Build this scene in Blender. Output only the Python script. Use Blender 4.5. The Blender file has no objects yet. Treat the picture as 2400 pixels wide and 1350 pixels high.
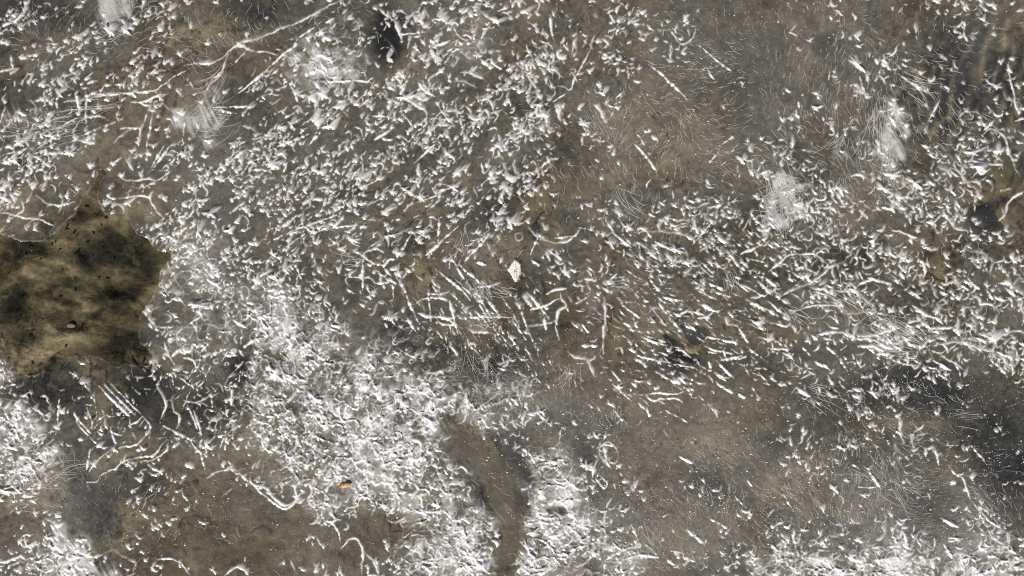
import bpy, math, random
import numpy as np
from mathutils import Vector
rng = np.random.default_rng(7); random.seed(7)

# ---------------------------------------------------------------- camera, sky, sun, exposure
SC = bpy.context.scene
COL = SC.collection
TILT = math.radians(8); DIST = 1.667; PX = 0.0005           # one photo pixel is about half a millimetre on the ice
cam_d = bpy.data.cameras.new('camera'); cam = bpy.data.objects.new('camera', cam_d); COL.objects.link(cam)
cam.location = (0, -DIST*math.sin(TILT), DIST*math.cos(TILT)); cam.rotation_euler = (TILT, 0, 0)
cam_d.lens = 50; cam_d.sensor_width = 36; cam_d.clip_start = 0.05; cam_d.clip_end = 200
cam_d.dof.use_dof = True; cam_d.dof.focus_distance = DIST - 0.012; cam_d.dof.aperture_fstop = 3.5
SC.camera = cam

SUN_EL = math.radians(33); SUN_H = Vector((-0.42, -0.91)).normalized()
SUN_DIR = Vector((SUN_H.x*math.cos(SUN_EL), SUN_H.y*math.cos(SUN_EL), math.sin(SUN_EL)))
wd = bpy.data.worlds.new('World'); SC.world = wd; wd.use_nodes = True
nt = wd.node_tree; nt.nodes.clear()
sky = nt.nodes.new('ShaderNodeTexSky'); sky.sky_type = 'NISHITA'; sky.sun_disc = False
sky.sun_elevation = SUN_EL; sky.sun_rotation = math.atan2(SUN_H.x, SUN_H.y)
bg = nt.nodes.new('ShaderNodeBackground'); bg.inputs[1].default_value = 0.05; sky.air_density = .7; sky.dust_density = 2.5
wo = nt.nodes.new('ShaderNodeOutputWorld')
nt.links.new(sky.outputs[0], bg.inputs[0]); nt.links.new(bg.outputs[0], wo.inputs[0])
sd = bpy.data.lights.new('sun', 'SUN'); sd.energy = 5.0; sd.angle = math.radians(0.5); sd.color = (1, 0.95, 0.87)
sun = bpy.data.objects.new('sun', sd); COL.objects.link(sun)
sun.rotation_euler = SUN_DIR.to_track_quat('Z', 'Y').to_euler(); sun.location = SUN_DIR*5
SC.view_settings.view_transform = 'Standard'; SC.view_settings.look = 'None'
SC.view_settings.exposure = 0.0; SC.view_settings.gamma = 1.0
SC.render.engine = 'CYCLES'
SC.cycles.max_bounces = 4; SC.cycles.diffuse_bounces = 1; SC.cycles.glossy_bounces = 1
SC.cycles.transparent_max_bounces = 8; SC.cycles.caustics_reflective = False; SC.cycles.caustics_refractive = False
SC.cycles.sample_clamp_direct = 0; SC.cycles.use_denoising = False; SC.cycles.filter_width = 1.05

# ---------------------------------------------------------------- helpers
CT, ST = math.cos(TILT), math.sin(TILT)
def at(u, v, z=0.0):
    """photo pixel -> point on the level plane z (vectorised)"""
    u = np.asarray(u, float); v = np.asarray(v, float); z = np.asarray(z, float)
    k = 36/50/2400
    dx = (u-1200)*k; dyc = -(v-675)*k
    wy = dyc*CT + ST; wz = dyc*ST - CT
    t = (z - cam.location.z)/wz
    return np.stack(np.broadcast_arrays(dx*t, cam.location.y + wy*t, z), -1)

def mesh_from(name, V, F, smooth=True, check=True):
    """V (n,3), F list of faces or (m,4)/(m,3) array"""
    me = bpy.data.meshes.new(name)
    if isinstance(F, np.ndarray):
        n, k = F.shape
        me.vertices.add(len(V)); me.vertices.foreach_set('co', np.ascontiguousarray(V, np.float32).ravel())
        me.loops.add(n*k); me.loops.foreach_set('vertex_index', np.ascontiguousarray(F, np.int32).ravel())
        me.polygons.add(n); me.polygons.foreach_set('loop_start', np.arange(0, n*k, k, dtype=np.int32))
        me.polygons.foreach_set('use_smooth', np.full(n, smooth))
        me.update(calc_edges=True)
        if check: me.validate()
    else:
        me.from_pydata([tuple(p) for p in V], [], F); me.polygons.foreach_set('use_smooth', [True]*len(me.polygons)); me.update()
    return me

def link(name, me, mat=None, parent=None, loc=(0, 0, 0), **props):
    o = bpy.data.objects.new(name, me); COL.objects.link(o); o.location = loc
    if mat is not None and me is not None and not len(me.materials): me.materials.append(mat)
    if parent is not None: o.parent = parent
    for k, v in props.items(): o[k] = v
    return o

def lattice(n=256, seed=0): return np.random.default_rng(seed).random((n, n))
_L = [lattice(256, s) for s in range(12)]
def vnoise(x, y, s=0):
    L = _L[s % 12]; xi = np.floor(x).astype(int); yi = np.floor(y).astype(int)
    fx = x-xi; fy = y-yi; fx = fx*fx*(3-2*fx); fy = fy*fy*(3-2*fy)
    a = L[yi & 255, xi & 255]; b = L[yi & 255, (xi+1) & 255]; c = L[(yi+1) & 255, xi & 255]; d = L[(yi+1) & 255, (xi+1) & 255]
    return (a*(1-fx)+b*fx)*(1-fy) + (c*(1-fx)+d*fx)*fy
def fbm(x, y, s=0, o=4):
    r = 0; a = .5; t = 0
    for k in range(o): r = r + a*vnoise(x, y, s+k); t += a; a *= .5; x = x*2.03+17.3; y = y*2.03+5.1
    return r/t
def spots(u, v, lst):
    """soft union of round brushes (x, y, rx[, ry[, weight]])"""
    m = np.zeros(u.shape); grid = u.ndim == 2
    if grid: cu, cv = u[u.shape[0]//2], v[:, u.shape[1]//2]
    for s in lst:
        x, y, rx = s[:3]; ry = s[3] if len(s) > 3 else rx; w = s[4] if len(s) > 4 else 1
        if grid:
            i = np.where(np.abs(cu-x) < 2.3*rx+70)[0]; j = np.where(np.abs(cv-y) < 2.3*ry+70)[0]
            if not len(i) or not len(j): continue
            sl = np.s_[j[0]:j[-1]+1, i[0]:i[-1]+1]
        else: sl = np.s_[:]
        m[sl] = np.maximum(m[sl], w*np.exp(-((((u[sl]-x)/rx)**2 + ((v[sl]-y)/ry)**2)**1.5)*.7))
    return m
def catmull(P, step=4., closed=False):
    P = np.asarray(P, float)
    if len(P) == 2 and not closed:
        n = max(2, int(np.hypot(*(P[1]-P[0]))/step)); return P[0]+(P[1]-P[0])*np.linspace(0, 1, n+1)[:, None]
    Q = np.vstack([P[-1], P, P[0], P[1]]) if closed else np.vstack([2*P[0]-P[1], P, 2*P[-1]-P[-2]])
    out = []
    for i in range(1, len(Q)-2):
        a, b, c, d = Q[i-1:i+3]; n = max(1, int(np.hypot(*(c-b))/step)); t = np.linspace(0, 1, n, endpoint=False)[:, None]
        out.append(.5*((2*b)+(-a+c)*t+(2*a-5*b+4*c-d)*t*t+(-a+3*b-3*c+d)*t**3))
    if not closed: out.append(P[-1:])
    return np.vstack(out)
def inside(u, v, poly):
    r = np.zeros(u.shape, bool); n = len(poly)
    for i in range(n):
        x1, y1 = poly[i]; x2, y2 = poly[i-1]
        if y1 == y2: continue
        r ^= ((y1 > v) != (y2 > v)) & (u < (x2-x1)*(v-y1)/(y2-y1)+x1)
    return r

# ---------------------------------------------------------------- materials
def newmat(name):
    m = bpy.data.materials.new(name); m.use_nodes = True; t = m.node_tree; t.nodes.clear()
    o = t.nodes.new('ShaderNodeOutputMaterial')
    def N(k, **kw):
        n = t.nodes.new('ShaderNode'+k)
        for a, b in kw.items():
            if a.startswith('i_'):
                key = a[2:]; n.inputs[int(key) if key.isdigit() else key].default_value = b
            else: setattr(n, a, b)
        return n
    return m, t, N, o, t.links.new
def math_node(N, L, op, a, b, clamp=False):
    n = N('Math', operation=op, use_clamp=clamp)
    for i, x in enumerate((a, b)):
        if isinstance(x, (int, float)): n.inputs[i].default_value = x
        else: L(x, n.inputs[i])
    return n.outputs[0]

def schlick(N, L, normal):
    """reflectance that is the same from both sides of a thin layer"""
    lw = N('LayerWeight', i_Blend=.5); L(normal, lw.inputs['Normal'])
    p = math_node(N, L, 'POWER', lw.outputs['Facing'], 5.0); p = math_node(N, L, 'MULTIPLY', p, .6)
    return math_node(N, L, 'ADD', p, .022)
def ice_material(name, colour, opacity, rough, bump, attr=None, scale=1.0, patchy=False, gain=1.0):
    """clear ice with air in it: transparent where clear, milky where full of bubbles, wet gloss on top"""
    m, t, N, o, L = newmat(name)
    tc = N('TexCoord'); geo = N('NewGeometry')
    n1 = N('TexNoise', i_Scale=420*scale, i_Detail=3., i_Roughness=.65); L(geo.outputs['Position'], n1.inputs['Vector'])
    a = math_node(N, L, 'MULTIPLY_ADD', n1.outputs[0], .7 if patchy else 1.0); t.nodes[-1].inputs[2].default_value = .15 if patchy else .5
    var = a
    if patchy:
        n2 = N('TexNoise', i_Scale=60*scale, i_Detail=3., i_Roughness=.6); L(geo.outputs['Position'], n2.inputs['Vector'])
        var = math_node(N, L, 'ADD', a, n2.outputs[0])
    if attr:
        at_ = N('Attribute', attribute_name=attr); base = at_.outputs['Fac']
        fac = math_node(N, L, 'MULTIPLY', base, var, True)
    else:
        fac = math_node(N, L, 'MULTIPLY', var, opacity, True)
    tr = N('BsdfTransparent'); tr.inputs[0].default_value = (.96, .96, .95, 1)
    df = N('BsdfDiffuse'); df.inputs[0].default_value = (*colour, 1)
    if patchy:                                   # dingy where clear, white where full of air
        cr = N('ValToRGB'); cr.color_ramp.elements[0].color = (*colour, 1); cr.color_ramp.elements[1].color = (.92, .92, .915, 1); cr.color_ramp.elements[0].position = .2; cr.color_ramp.elements[1].position = .7
        L(at_.outputs['Fac'], cr.inputs[0]); L(cr.outputs[0], df.inputs[0])
    m1 = N('MixShader'); L(fac, m1.inputs[0]); L(tr.outputs[0], m1.inputs[1]); L(df.outputs[0], m1.inputs[2])
    bp = N('Bump', i_Strength=bump, i_Distance=.0012); L(n1.outputs[0], bp.inputs['Height'])
    gl = N('BsdfGlossy', i_Roughness=rough); gl.inputs[0].default_value = (1, 1, 1, 1); L(bp.outputs[0], gl.inputs['Normal'])
    L(bp.outputs[0], df.inputs['Normal'])
    fr2 = math_node(N, L, 'MULTIPLY', schlick(N, L, bp.outputs[0]), gain, True)
    m2 = N('MixShader'); L(fr2, m2.inputs[0]); L(m1.outputs[0], m2.inputs[1]); L(gl.outputs[0], m2.inputs[2])
    L(m2.outputs[0], o.inputs[0]); return m

M_SHEET = ice_material('sheet_ice', (.72, .69, .63), .3, .27, .25, attr='milk', patchy=True, gain=4.0)
M_SPECK = ice_material('frost_speck', (.88, .88, .875), .8, .28, .2, gain=2)
M_FROST = ice_material('frost_fibre', (.86, .86, .85), .4, .3, .2)

def bed_material():
    m, t, N, o, L = newmat('silty_stream_bed')
    geo = N('NewGeometry'); at_ = N('Attribute', attribute_name='tone')
    n1 = N('TexNoise', i_Scale=22., i_Detail=5., i_Roughness=.62, i_Distortion=1.6); L(geo.outputs['Position'], n1.inputs['Vector'])
    n2 = N('TexNoise', i_Scale=130., i_Detail=4., i_Roughness=.65, i_Distortion=.0); L(geo.outputs['Position'], n2.inputs['Vector'])
    s = math_node(N, L, 'MULTIPLY_ADD', n1.outputs[0], .7); t.nodes[-1].inputs[2].default_value = -.35
    s2 = math_node(N, L, 'MULTIPLY_ADD', n2.outputs[0], .5); t.nodes[-1].inputs[2].default_value = -.25
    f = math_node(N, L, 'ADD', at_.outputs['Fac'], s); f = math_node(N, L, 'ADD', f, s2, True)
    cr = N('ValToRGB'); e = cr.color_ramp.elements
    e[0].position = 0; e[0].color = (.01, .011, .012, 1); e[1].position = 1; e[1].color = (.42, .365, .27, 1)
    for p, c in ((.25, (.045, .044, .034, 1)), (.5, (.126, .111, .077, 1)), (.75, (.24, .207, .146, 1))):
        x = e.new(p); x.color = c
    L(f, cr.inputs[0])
    bp = N('Bump', i_Strength=.5, i_Distance=.004); L(n2.outputs[0], bp.inputs['Height'])
    d = N('BsdfDiffuse'); L(cr.outputs[0], d.inputs[0]); L(bp.outputs[0], d.inputs['Normal']); L(d.outputs[0], o.inputs[0]); return m
M_BED = bed_material()

def water_material():
    m, t, N, o, L = newmat('stream_water')
    geo = N('NewGeometry')
    mp = N('Mapping'); mp.inputs['Scale'].default_value = (1, .55, 1); mp.inputs['Rotation'].default_value = (0, 0, .5); L(geo.outputs['Position'], mp.inputs[0])
    n1 = N('TexNoise', i_Scale=28., i_Detail=3., i_Distortion=.8); L(mp.outputs[0], n1.inputs['Vector'])
    bp = N('Bump', i_Strength=.25, i_Distance=.004); L(n1.outputs[0], bp.inputs['Height'])
    tr = N('BsdfTransparent'); tr.inputs[0].default_value = (.92, .9, .83, 1)
    gl = N('BsdfGlossy', i_Roughness=.04); L(bp.outputs[0], gl.inputs['Normal'])
    mx = N('MixShader'); L(schlick(N, L, bp.outputs[0]), mx.inputs[0]); L(tr.outputs[0], mx.inputs[1]); L(gl.outputs[0], mx.inputs[2])
    L(mx.outputs[0], o.inputs[0]); return m
M_WATER = water_material()

def matte(name, c1, c2, scale, rough=.7, bump=.3):
    m, t, N, o, L = newmat(name)
    geo = N('NewGeometry'); n = N('TexNoise', i_Scale=scale, i_Detail=5., i_Roughness=.6); L(geo.outputs['Position'], n.inputs['Vector'])
    cr = N('ValToRGB'); cr.color_ramp.elements[0].color = (*c1, 1); cr.color_ramp.elements[1].color = (*c2, 1)
    cr.color_ramp.elements[0].position = .3; cr.color_ramp.elements[1].position = .7; L(n.outputs[0], cr.inputs[0])
    p = N('BsdfPrincipled', i_Roughness=rough); L(cr.outputs[0], p.inputs['Base Color'])
    bp = N('Bump', i_Strength=bump, i_Distance=.001); L(n.outputs[0], bp.inputs['Height']); L(bp.outputs[0], p.inputs['Normal'])
    L(p.outputs[0], o.inputs[0]); return m

# ---------------------------------------------------------------- what lies where (photo pixels)
# openings in the ice through which bare water shows
HOLES = [
 [(232,395),(248,402),(232,440),(229,475),(238,497),(262,503),(296,500),(301,532),(318,550),(352,556),(363,584),(398,588),(405,606),(378,626),(371,665),(346,708),(333,745),(328,800),(344,819),(362,828),(352,850),(318,858),(286,850),(262,856),(238,842),(215,837),(182,832),(160,850),(122,872),(90,880),(52,872),(27,850),(12,800),(-8,760),(-60,700),(-60,590),(0,552),(40,560),(85,566),(112,560),(136,541),(166,512),(186,480),(213,452)],
]
def ragged(h):
    h = catmull(h, 4, True); h = sum(np.roll(h, k, 0) for k in range(-4, 5))/9; T = np.roll(h, -1, 0)-np.roll(h, 1, 0); T /= np.hypot(T[:, 0], T[:, 1])[:, None]
    d = 16*(fbm(h[:, 0]/22, h[:, 1]/22, 5, 3)-.5)+8*(vnoise(h[:, 0]/7, h[:, 1]/7, 2)-.5)
    return h+np.stack([-T[:, 1], T[:, 0]], 1)*d[:, None]
HOLES = [ragged(h) for h in HOLES]
FOAM = [(640,760,80),(560,700,60,60,.6),(700,880,120),(800,1000,140),(900,900,100),(900,1080,140),(760,1080,110),(980,1180,110),(1060,1280,110),(1000,960,90),(640,930,90),(1120,950,60),(1190,930,50,50,.7),
 (1270,1090,50),(1290,1180,70),(1330,1270,80),(1260,1325,80),(1430,1325,60),(40,1000,55),(70,1080,60),(10,900,40),(100,1345,50),(1830,1340,60),(1950,1335,60),(2100,1350,90),(2300,1345,80),
 (760,150,80,70,.7),(440,640,80,60,.55),(480,790,90,70,.5),(1080,90,60,50,.4),(800,60,60,60,.3)]
SMOOTH = [(1050,995,22,24),(1085,1025,34,34),(1135,1065,46,34),(1185,1100,50,40),(1165,1150,30,44),(1205,1180,36,56),(1225,1120,22,30),(1200,1260,28,50),(1192,1330,20,50),(1302,1197,26,13),(880,1235,70,34),(820,1280,60,50),(660,1240,60,60)]
MILKY = [(275,25,38,54,1.7),(465,290,60,46,1.0),(485,225,30,40,.5),(60,280,90,40,.4),(1818,420,15,36,1.3),(1845,452,17,40,1.4),(1812,492,17,42,1.3),(1862,482,24,20,1.3),(1832,530,26,18,1.2),(1884,438,22,9,1.1),(1880,505,28,9,1.1),(1800,540,10,26,1.),(1838,585,9,26,.9),(2085,300,34,80,1.0),(2085,400,20,44,.6),(2120,275,26,16,.6),(2275,275,30,18,.6),(1975,360,36,30,.5),(2150,200,60,22,.4),
 (760,150,95,75,.6),(2080,790,80,36,.6),(2130,835,60,22,.5),(1110,735,40,60,.3),(140,1270,30,50,1.0),(175,1305,50,44,1.1),(215,1335,60,30,1.1),(90,1050,90,90,.45),(200,1340,90,40,.7),(20,960,60,120,.5),(1120,670,40,30,.35),(680,840,120,90,.45),(900,980,200,130,.5),(1080,1250,140,110,.5),(1290,1200,90,120,.55),(1230,960,80,60,.35),
 (2100,1345,280,50,.75),(470,640,90,90,.3),(1830,1330,80,40,.5),(2120,590,60,60,.15),(1020,110,60,40,.3),(2060,1110,90,60,.2)]
CLEARS = [(470,960,60,50,.7),(110,915,90,50,1),(330,900,50,70,1),(390,950,40,50,.9),(1600,838,48,34,.8),(1568,795,24,18,.8),(912,98,34,60,.95),(555,870,26,40,.9),(1338,780,24,85,1),(1438,780,22,80,1),(2206,632,36,48,1),(2365,430,40,70,.7),(2300,505,30,36,.7),(2295,445,30,30,.6),(430,1190,130,90,.7),(580,1290,90,60,.8),(520,960,60,70,.7),(1222,690,26,60,.9),(990,620,50,60,.5),(1520,880,60,50,.4),(1240,470,60,80,.6),(850,440,40,30,.4)] + [(s[0], s[1], s[2], s[3], .45) for s in SMOOTH]
HAZE = [(2050,1180,300,130),(1450,1000,260,110,.8),(1600,1250,260,100,.7),(1750,250,300,200,.4),(700,450,400,200,.35),(150,1150,120,100,.6)]
DARK = [(470,960,70,60,.5),(1960,930,110,36,.6),(2200,925,170,46,1.0),(2330,1000,100,70,.8),(330,900,60,60,.6),(110,925,90,40,.4),(380,960,50,60,.6),(60,20,150,50,.8),(250,40,60,60,.5),(600,20,90,40,.6),(910,90,42,66,.9),(2130,910,150,60,.85),(2330,960,110,60,.6),(2360,1120,70,100,.95),(2250,150,70,100,.6),(2330,170,40,60,.7),(1600,835,45,40,.9),(555,870,28,40,.9),(2310,505,36,40,.95),(1180,890,60,60,.5),(1340,1000,80,50,.4),(540,30,50,25,.5),(1820,1010,60,60,.3),(1650,1130,40,30,.6),(280,720,60,80,.35),(240,600,100,60,.35),(300,760,60,50,.4),(50,690,70,40,.5),(60,590,80,40,.4),(320,920,50,60,.6),(2120,1080,140,90,.25),(1960,110,60,30,.4),(1760,250,60,50,.3),(180,1100,26,70,.6),(240,1180,40,50,.5),(330,1130,60,40,.4),(1130,500,60,40,.5),(1700,200,200,130,.2),(960,790,60,40,.4),(2200,1200,70,60,.4),(2350,800,80,60,.2)]
TAN = [(1090,1020,50,50,.5),(1150,1070,60,50,.6),(1190,1150,50,80,.5),(1200,1280,40,80,.45),(1338,790,26,80,.3),(470,90,110,50,.6),(520,60,60,30,.5),(360,230,110,60,.5),(330,260,60,60,.3),(970,160,60,36,.6),(1530,300,130,90,.4),(1600,340,90,60,.35),(1450,360,60,60,.4),(1180,590,40,30,.8),(1265,470,40,60,.5),(1275,560,30,30,.5),(980,655,40,40,.6),(1620,790,30,36,1),(1400,200,60,80,.2),(2330,130,9,90,.9),(2300,170,7,60,.7),(2360,110,8,70,.7),(2225,240,7,60,.6),(2290,440,40,40,.5),(2360,440,40,60,.4),(1790,980,70,40,.5),(1700,1050,60,40,.4),(1560,1250,100,60,.4),(80,1170,60,60,.6),(290,1230,60,60,.5),(100,870,70,50,.7),(250,640,50,26,.5),(90,720,26,40,.7),(160,790,60,26,.6),(200,860,60,26,.5),(120,780,20,40,.5),(2100,1000,120,50,.3),(2300,920,60,40,.4),(1340,780,30,60,.3),(1440,800,24,50,.5),(2210,630,24,40,.6),(1850,1120,80,80,.3),(700,590,40,20,.3),(830,720,30,20,.5),(1150,760,40,30,.4)]

# fine straight-edged density of the white bumps, one digit for each 50 x 50 px
DENS = """452100153111 001554655554 432233522000 111321333521
541354432111 123544645754 653365343000 110221134211
246634632111 235776666645 564352242000 110264311111
367635642112 446677645456 752244100012 111455312121
555535532324 776656666546 831152000110 113431222223
445334322337 777756677666 862450000100 222434212344
344553223259 767657777667 762441200002 431125313565
566642447789 875757766766 571240010036 521165256762
556313435889 756666666666 541100000367 234663377752
666414478777 676677766555 311332324653 256676777611
341101577756 776656653556 211453345644 366677776212
110000268887 776456644453 223544545643 556677776342
000000058988 776434434443 244454566544 555677734774
000000169988 877654424453 343555666555 445667725876
000000388987 887655444454 431445565554 334467757767
200000488777 998865433444 431525554454 332455666666
400110477778 998876522233 321412544554 443223556566
510441247778 999988744222 223323345544 444443232334
642345546778 999998766542 521134234432 343554222311
753354535667 999998874445 531131211211 131255531123
861344354555 999999874225 543320111000 221233353124
861123335444 899999884112 434441111001 132223345312
751201223214 478899986321 544513102112 232233212411
431011232121 237889998410 665222101112 122334322431
123000231121 125876568741 666431110111 323224322452
246411210111 113631257873 456652111123 555434443454
457643221112 113554467884 767763112456 766765555665"""
DENS = np.array([[int(c) for c in r.replace(' ', '')] for r in DENS.split('\n')], float)
assert DENS.shape == (27, 48), DENS.shape
def dens_at(u, v):
    x = np.clip(u/50-.5, 0, 46.999); y = np.clip(v/50-.5, 0, 25.999)
    i = x.astype(int); j = y.astype(int); fx = x-i; fy = y-j
    return (DENS[j, i]*(1-fx)+DENS[j, i+1]*fx)*(1-fy)+(DENS[j+1, i]*(1-fx)+DENS[j+1, i+1]*fx)*fy

# ---------------------------------------------------------------- stream bed and water (the setting)
def axis(a, b, fine, far, n_out):
    core = np.arange(a, b+fine/2, fine); k = np.linspace(0, 1, n_out+1)[1:]
    return np.concatenate([(a-far*k**2.2)[::-1], core, b+far*k**2.2])
def grid_faces(nx, ny):
    i = np.arange(nx*ny).reshape(ny, nx)
    return np.stack([i[1:, :-1].ravel(), i[1:, 1:].ravel(), i[:-1, 1:].ravel(), i[:-1, :-1].ravel()], 1)

BED_Z = -0.034
U, V = np.meshgrid(axis(-300, 2700, 4.5, 2600, 14), axis(-300, 1650, 4.5, 1500, 14))
tone = .55 + .3*(fbm(U/260, V/260, 2, 3)-.5)
tone = tone + .5*np.clip(spots(U, V, TAN), 0, 1) - .62*spots(U, V, DARK)
swirl = np.sin((U*.5+V*.9)/26 + 7*fbm(U/110, V/110, 5, 3))              # soft silt ripples; as pale bands in tone they also imitate refracted sunlight
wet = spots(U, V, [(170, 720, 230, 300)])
bars = np.sin((U+.38*V+60*fbm(U/80, V/80, 3, 2))/6.2)
tone = tone + spots(U, V, [(2300, 190, 110, 150), (2230, 260, 60, 90)])*(.42*bars-.12)
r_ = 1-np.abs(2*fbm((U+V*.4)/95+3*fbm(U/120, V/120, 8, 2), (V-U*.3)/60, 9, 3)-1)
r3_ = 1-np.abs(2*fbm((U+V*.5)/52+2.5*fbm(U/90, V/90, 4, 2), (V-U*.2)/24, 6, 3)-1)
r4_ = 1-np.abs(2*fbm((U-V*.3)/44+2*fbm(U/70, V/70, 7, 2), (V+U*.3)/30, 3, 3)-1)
tone = tone + .15*swirl*np.clip(wet+.35, 0, 1) + wet*(.3*np.clip((r_-.8)/.2, 0, 1)**2 - .08 + .14*np.clip((r3_-.86)/.14, 0, 1)**1.5 - .1*np.clip((r4_-.88)/.12, 0, 1))  # thin pale wavy lines paint refracted sunlight into the bed colour
bz = BED_Z + .011*(fbm(U/90, V/90, 4, 5)-.5) + .0028*swirl*(.4+spots(U, V, [(170, 750, 260, 320), (2280, 180, 160, 160)]))
P = at(U.ravel(), V.ravel(), BED_Z); P[:, 2] = bz.ravel()
bed_me = mesh_from('stream_bed', P, grid_faces(U.shape[1], U.shape[0]))
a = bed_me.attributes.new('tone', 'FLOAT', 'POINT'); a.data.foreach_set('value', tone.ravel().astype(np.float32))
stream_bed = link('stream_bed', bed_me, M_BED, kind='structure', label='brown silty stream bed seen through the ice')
def bed_h(u, v): return BED_Z + .006
# wide ground round it, lower than the bed sheet, out to the horizon
gx = np.array([-60, -8, 8, 60.]); GU, GV = np.meshgrid(gx, gx)
gme = mesh_from('ground', np.stack([GU.ravel(), GV.ravel(), np.full(16, -.075)], 1), grid_faces(4, 4)[:, ::-1])
g = gme.attributes.new('tone', 'FLOAT', 'POINT'); g.data.foreach_set('value', np.full(16, .4, np.float32))
link('ground', gme, M_BED, kind='structure', label='brown ground stretching away beyond the frozen stream')

U, V = np.meshgrid(np.linspace(-2800, 5200, 41), np.linspace(-1700, 3000, 31))
P = at(U.ravel(), V.ravel(), -.007)
link('stream_water', mesh_from('stream_water', P, grid_faces(41, 31)), M_WATER, kind='structure', label='clear brownish stream water under and between the ice')

# ---------------------------------------------------------------- ice sheet: one fused relief, then cut into its pieces
def steps(a, b, core, mid, far, n_mid, n_far):
    k = np.arange(1, n_mid+1)*mid; q = np.linspace(0, 1, n_far+1)[1:]**2
    out = np.concatenate([k, k[-1]+far*q]); return np.concatenate([(a-out)[::-1], np.arange(a, b+core/2, core), b+out])
us = steps(-50, 2450, 2.0, 7., 2400, 56, 12); vs = steps(-50, 1400, 2.0, 7., 1400, 56, 12)
U, V = np.meshgrid(us, vs)
def ice_fields(U, V):
    hole = np.zeros(U.shape, bool)
    for h in HOLES: hole |= inside(U, V, h)
    sm = spots(U, V, SMOOTH)
    wob = 60*(fbm(U/70, V/70, 6, 3)-.5)
    foam = np.clip(spots(U+wob, V-wob, FOAM) - 1.1*sm, 0, 1)
    du = 30*(fbm(U/38, V/38, 1, 3)-.5); dv = 30*(fbm(U/38+9, V/38, 7, 3)-.5)
    r1 = 1-np.abs(2*fbm((U+du)/34, (V+dv)/27, 1, 2)-1); c1 = np.clip((r1-.87)/.13, 0, 1)**1.3*np.clip(2.2*vnoise(U/34, V/34, 8)-.1, .15, 1)
    r2 = 1-np.abs(2*fbm((U-dv)/19, (V+du)/16, 6, 2)-1); c2 = np.clip((r2-.86)/.14, 0, 1)**1.3*np.clip(2.4*vnoise(U/24, V/24, 9)-.5, 0, 1)
    film = .5*(fbm(U/24, V/24, 10, 3)-.5)
    z = .0016*(fbm(U/170, V/170, 0, 3)-.5)*2 + .0011*(fbm(U/26, V/26, 2, 3)-.5)
    z = z + foam*(.0016*c1 + .0011*c2 + .0013*film)
    crest = np.clip(foam*(c1*.9+c2*.7), 0, 1.2)
    dn = dens_at(U, V)
    streak = fbm(U/9+V/30, V/9-U/30, 11, 4)
    milk = .058 + .005*dn + .1*spots(U, V, HAZE) + .07*foam + .09*(fbm(U/120, V/120, 4, 4)-.5)*2 + .22*np.clip(streak-.45, 0, 1)
    milk = milk + .26*foam*np.clip(6*fbm(U/60, V/60, 2, 4)-2.9, 0, 1.1) + .55*crest
    sp = spots(U+wob*.9, V+wob*.7, MILKY)
    bend = 40*(fbm(U/130, V/130, 3, 2)-.5); fn = fbm((U*.5+V*.87)/60, (V*.5-U*.87+bend)/6, 9, 4)
    fn = .5*fn+.5*fbm(U/26, V/26, 2, 4); k_ = np.clip(foam*2, 0, 1); fn = fn*(1-k_)+fbm(U/24, V/24, 7, 4)*k_
    milk = milk + .75*np.clip(np.minimum(sp, 1.3)*.85+(fn-.5)*2.8*np.clip(sp*1.6, 0, 1)-.3, 0, .85)
    milk = milk*(1-np.clip(spots(U+wob*.5, V+wob*.5, CLEARS), 0, 1)*.92)
    milk = milk*(1-.45*spots(U+wob*.5, V+wob*.5, DARK))
    return z, np.clip(milk, .02, 1.3), hole, foam
IZ, MILK, HOLE, FOAMM = ice_fields(U, V)
def blur(a, n):
    for ax in (0, 1):
        for _ in range(2):
            c = np.cumsum(np.pad(a, [(n+1, n) if k == ax else (0, 0) for k in (0, 1)], mode='edge'), ax)
            a = (np.take(c, range(2*n+1, c.shape[ax]), ax)-np.take(c, range(0, c.shape[ax]-2*n-1), ax))/(2*n+1)
    return a
SHORE = np.clip(blur(HOLE.astype(float), 5)*1.7, 0, 1)                  # the ice thins out towards the open water
SOFT = np.clip(blur(HOLE.astype(float), 26)*1.8, 0, 1)*np.clip((V-770)/60, 0, 1)
IZ = IZ-.0008*SHORE**1.5; MILK = MILK*(1-.9*SHORE)*(1-.85*SOFT)
def cell(u, v): return np.clip(np.searchsorted(us, u), 0, len(us)-1), np.clip(np.searchsorted(vs, v), 0, len(vs)-1)
def foam_at(u, v): i, j = cell(u, v); return FOAMM[j, i]
def in_hole(u, v): i, j = cell(u, v); return HOLE[j, i]

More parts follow.
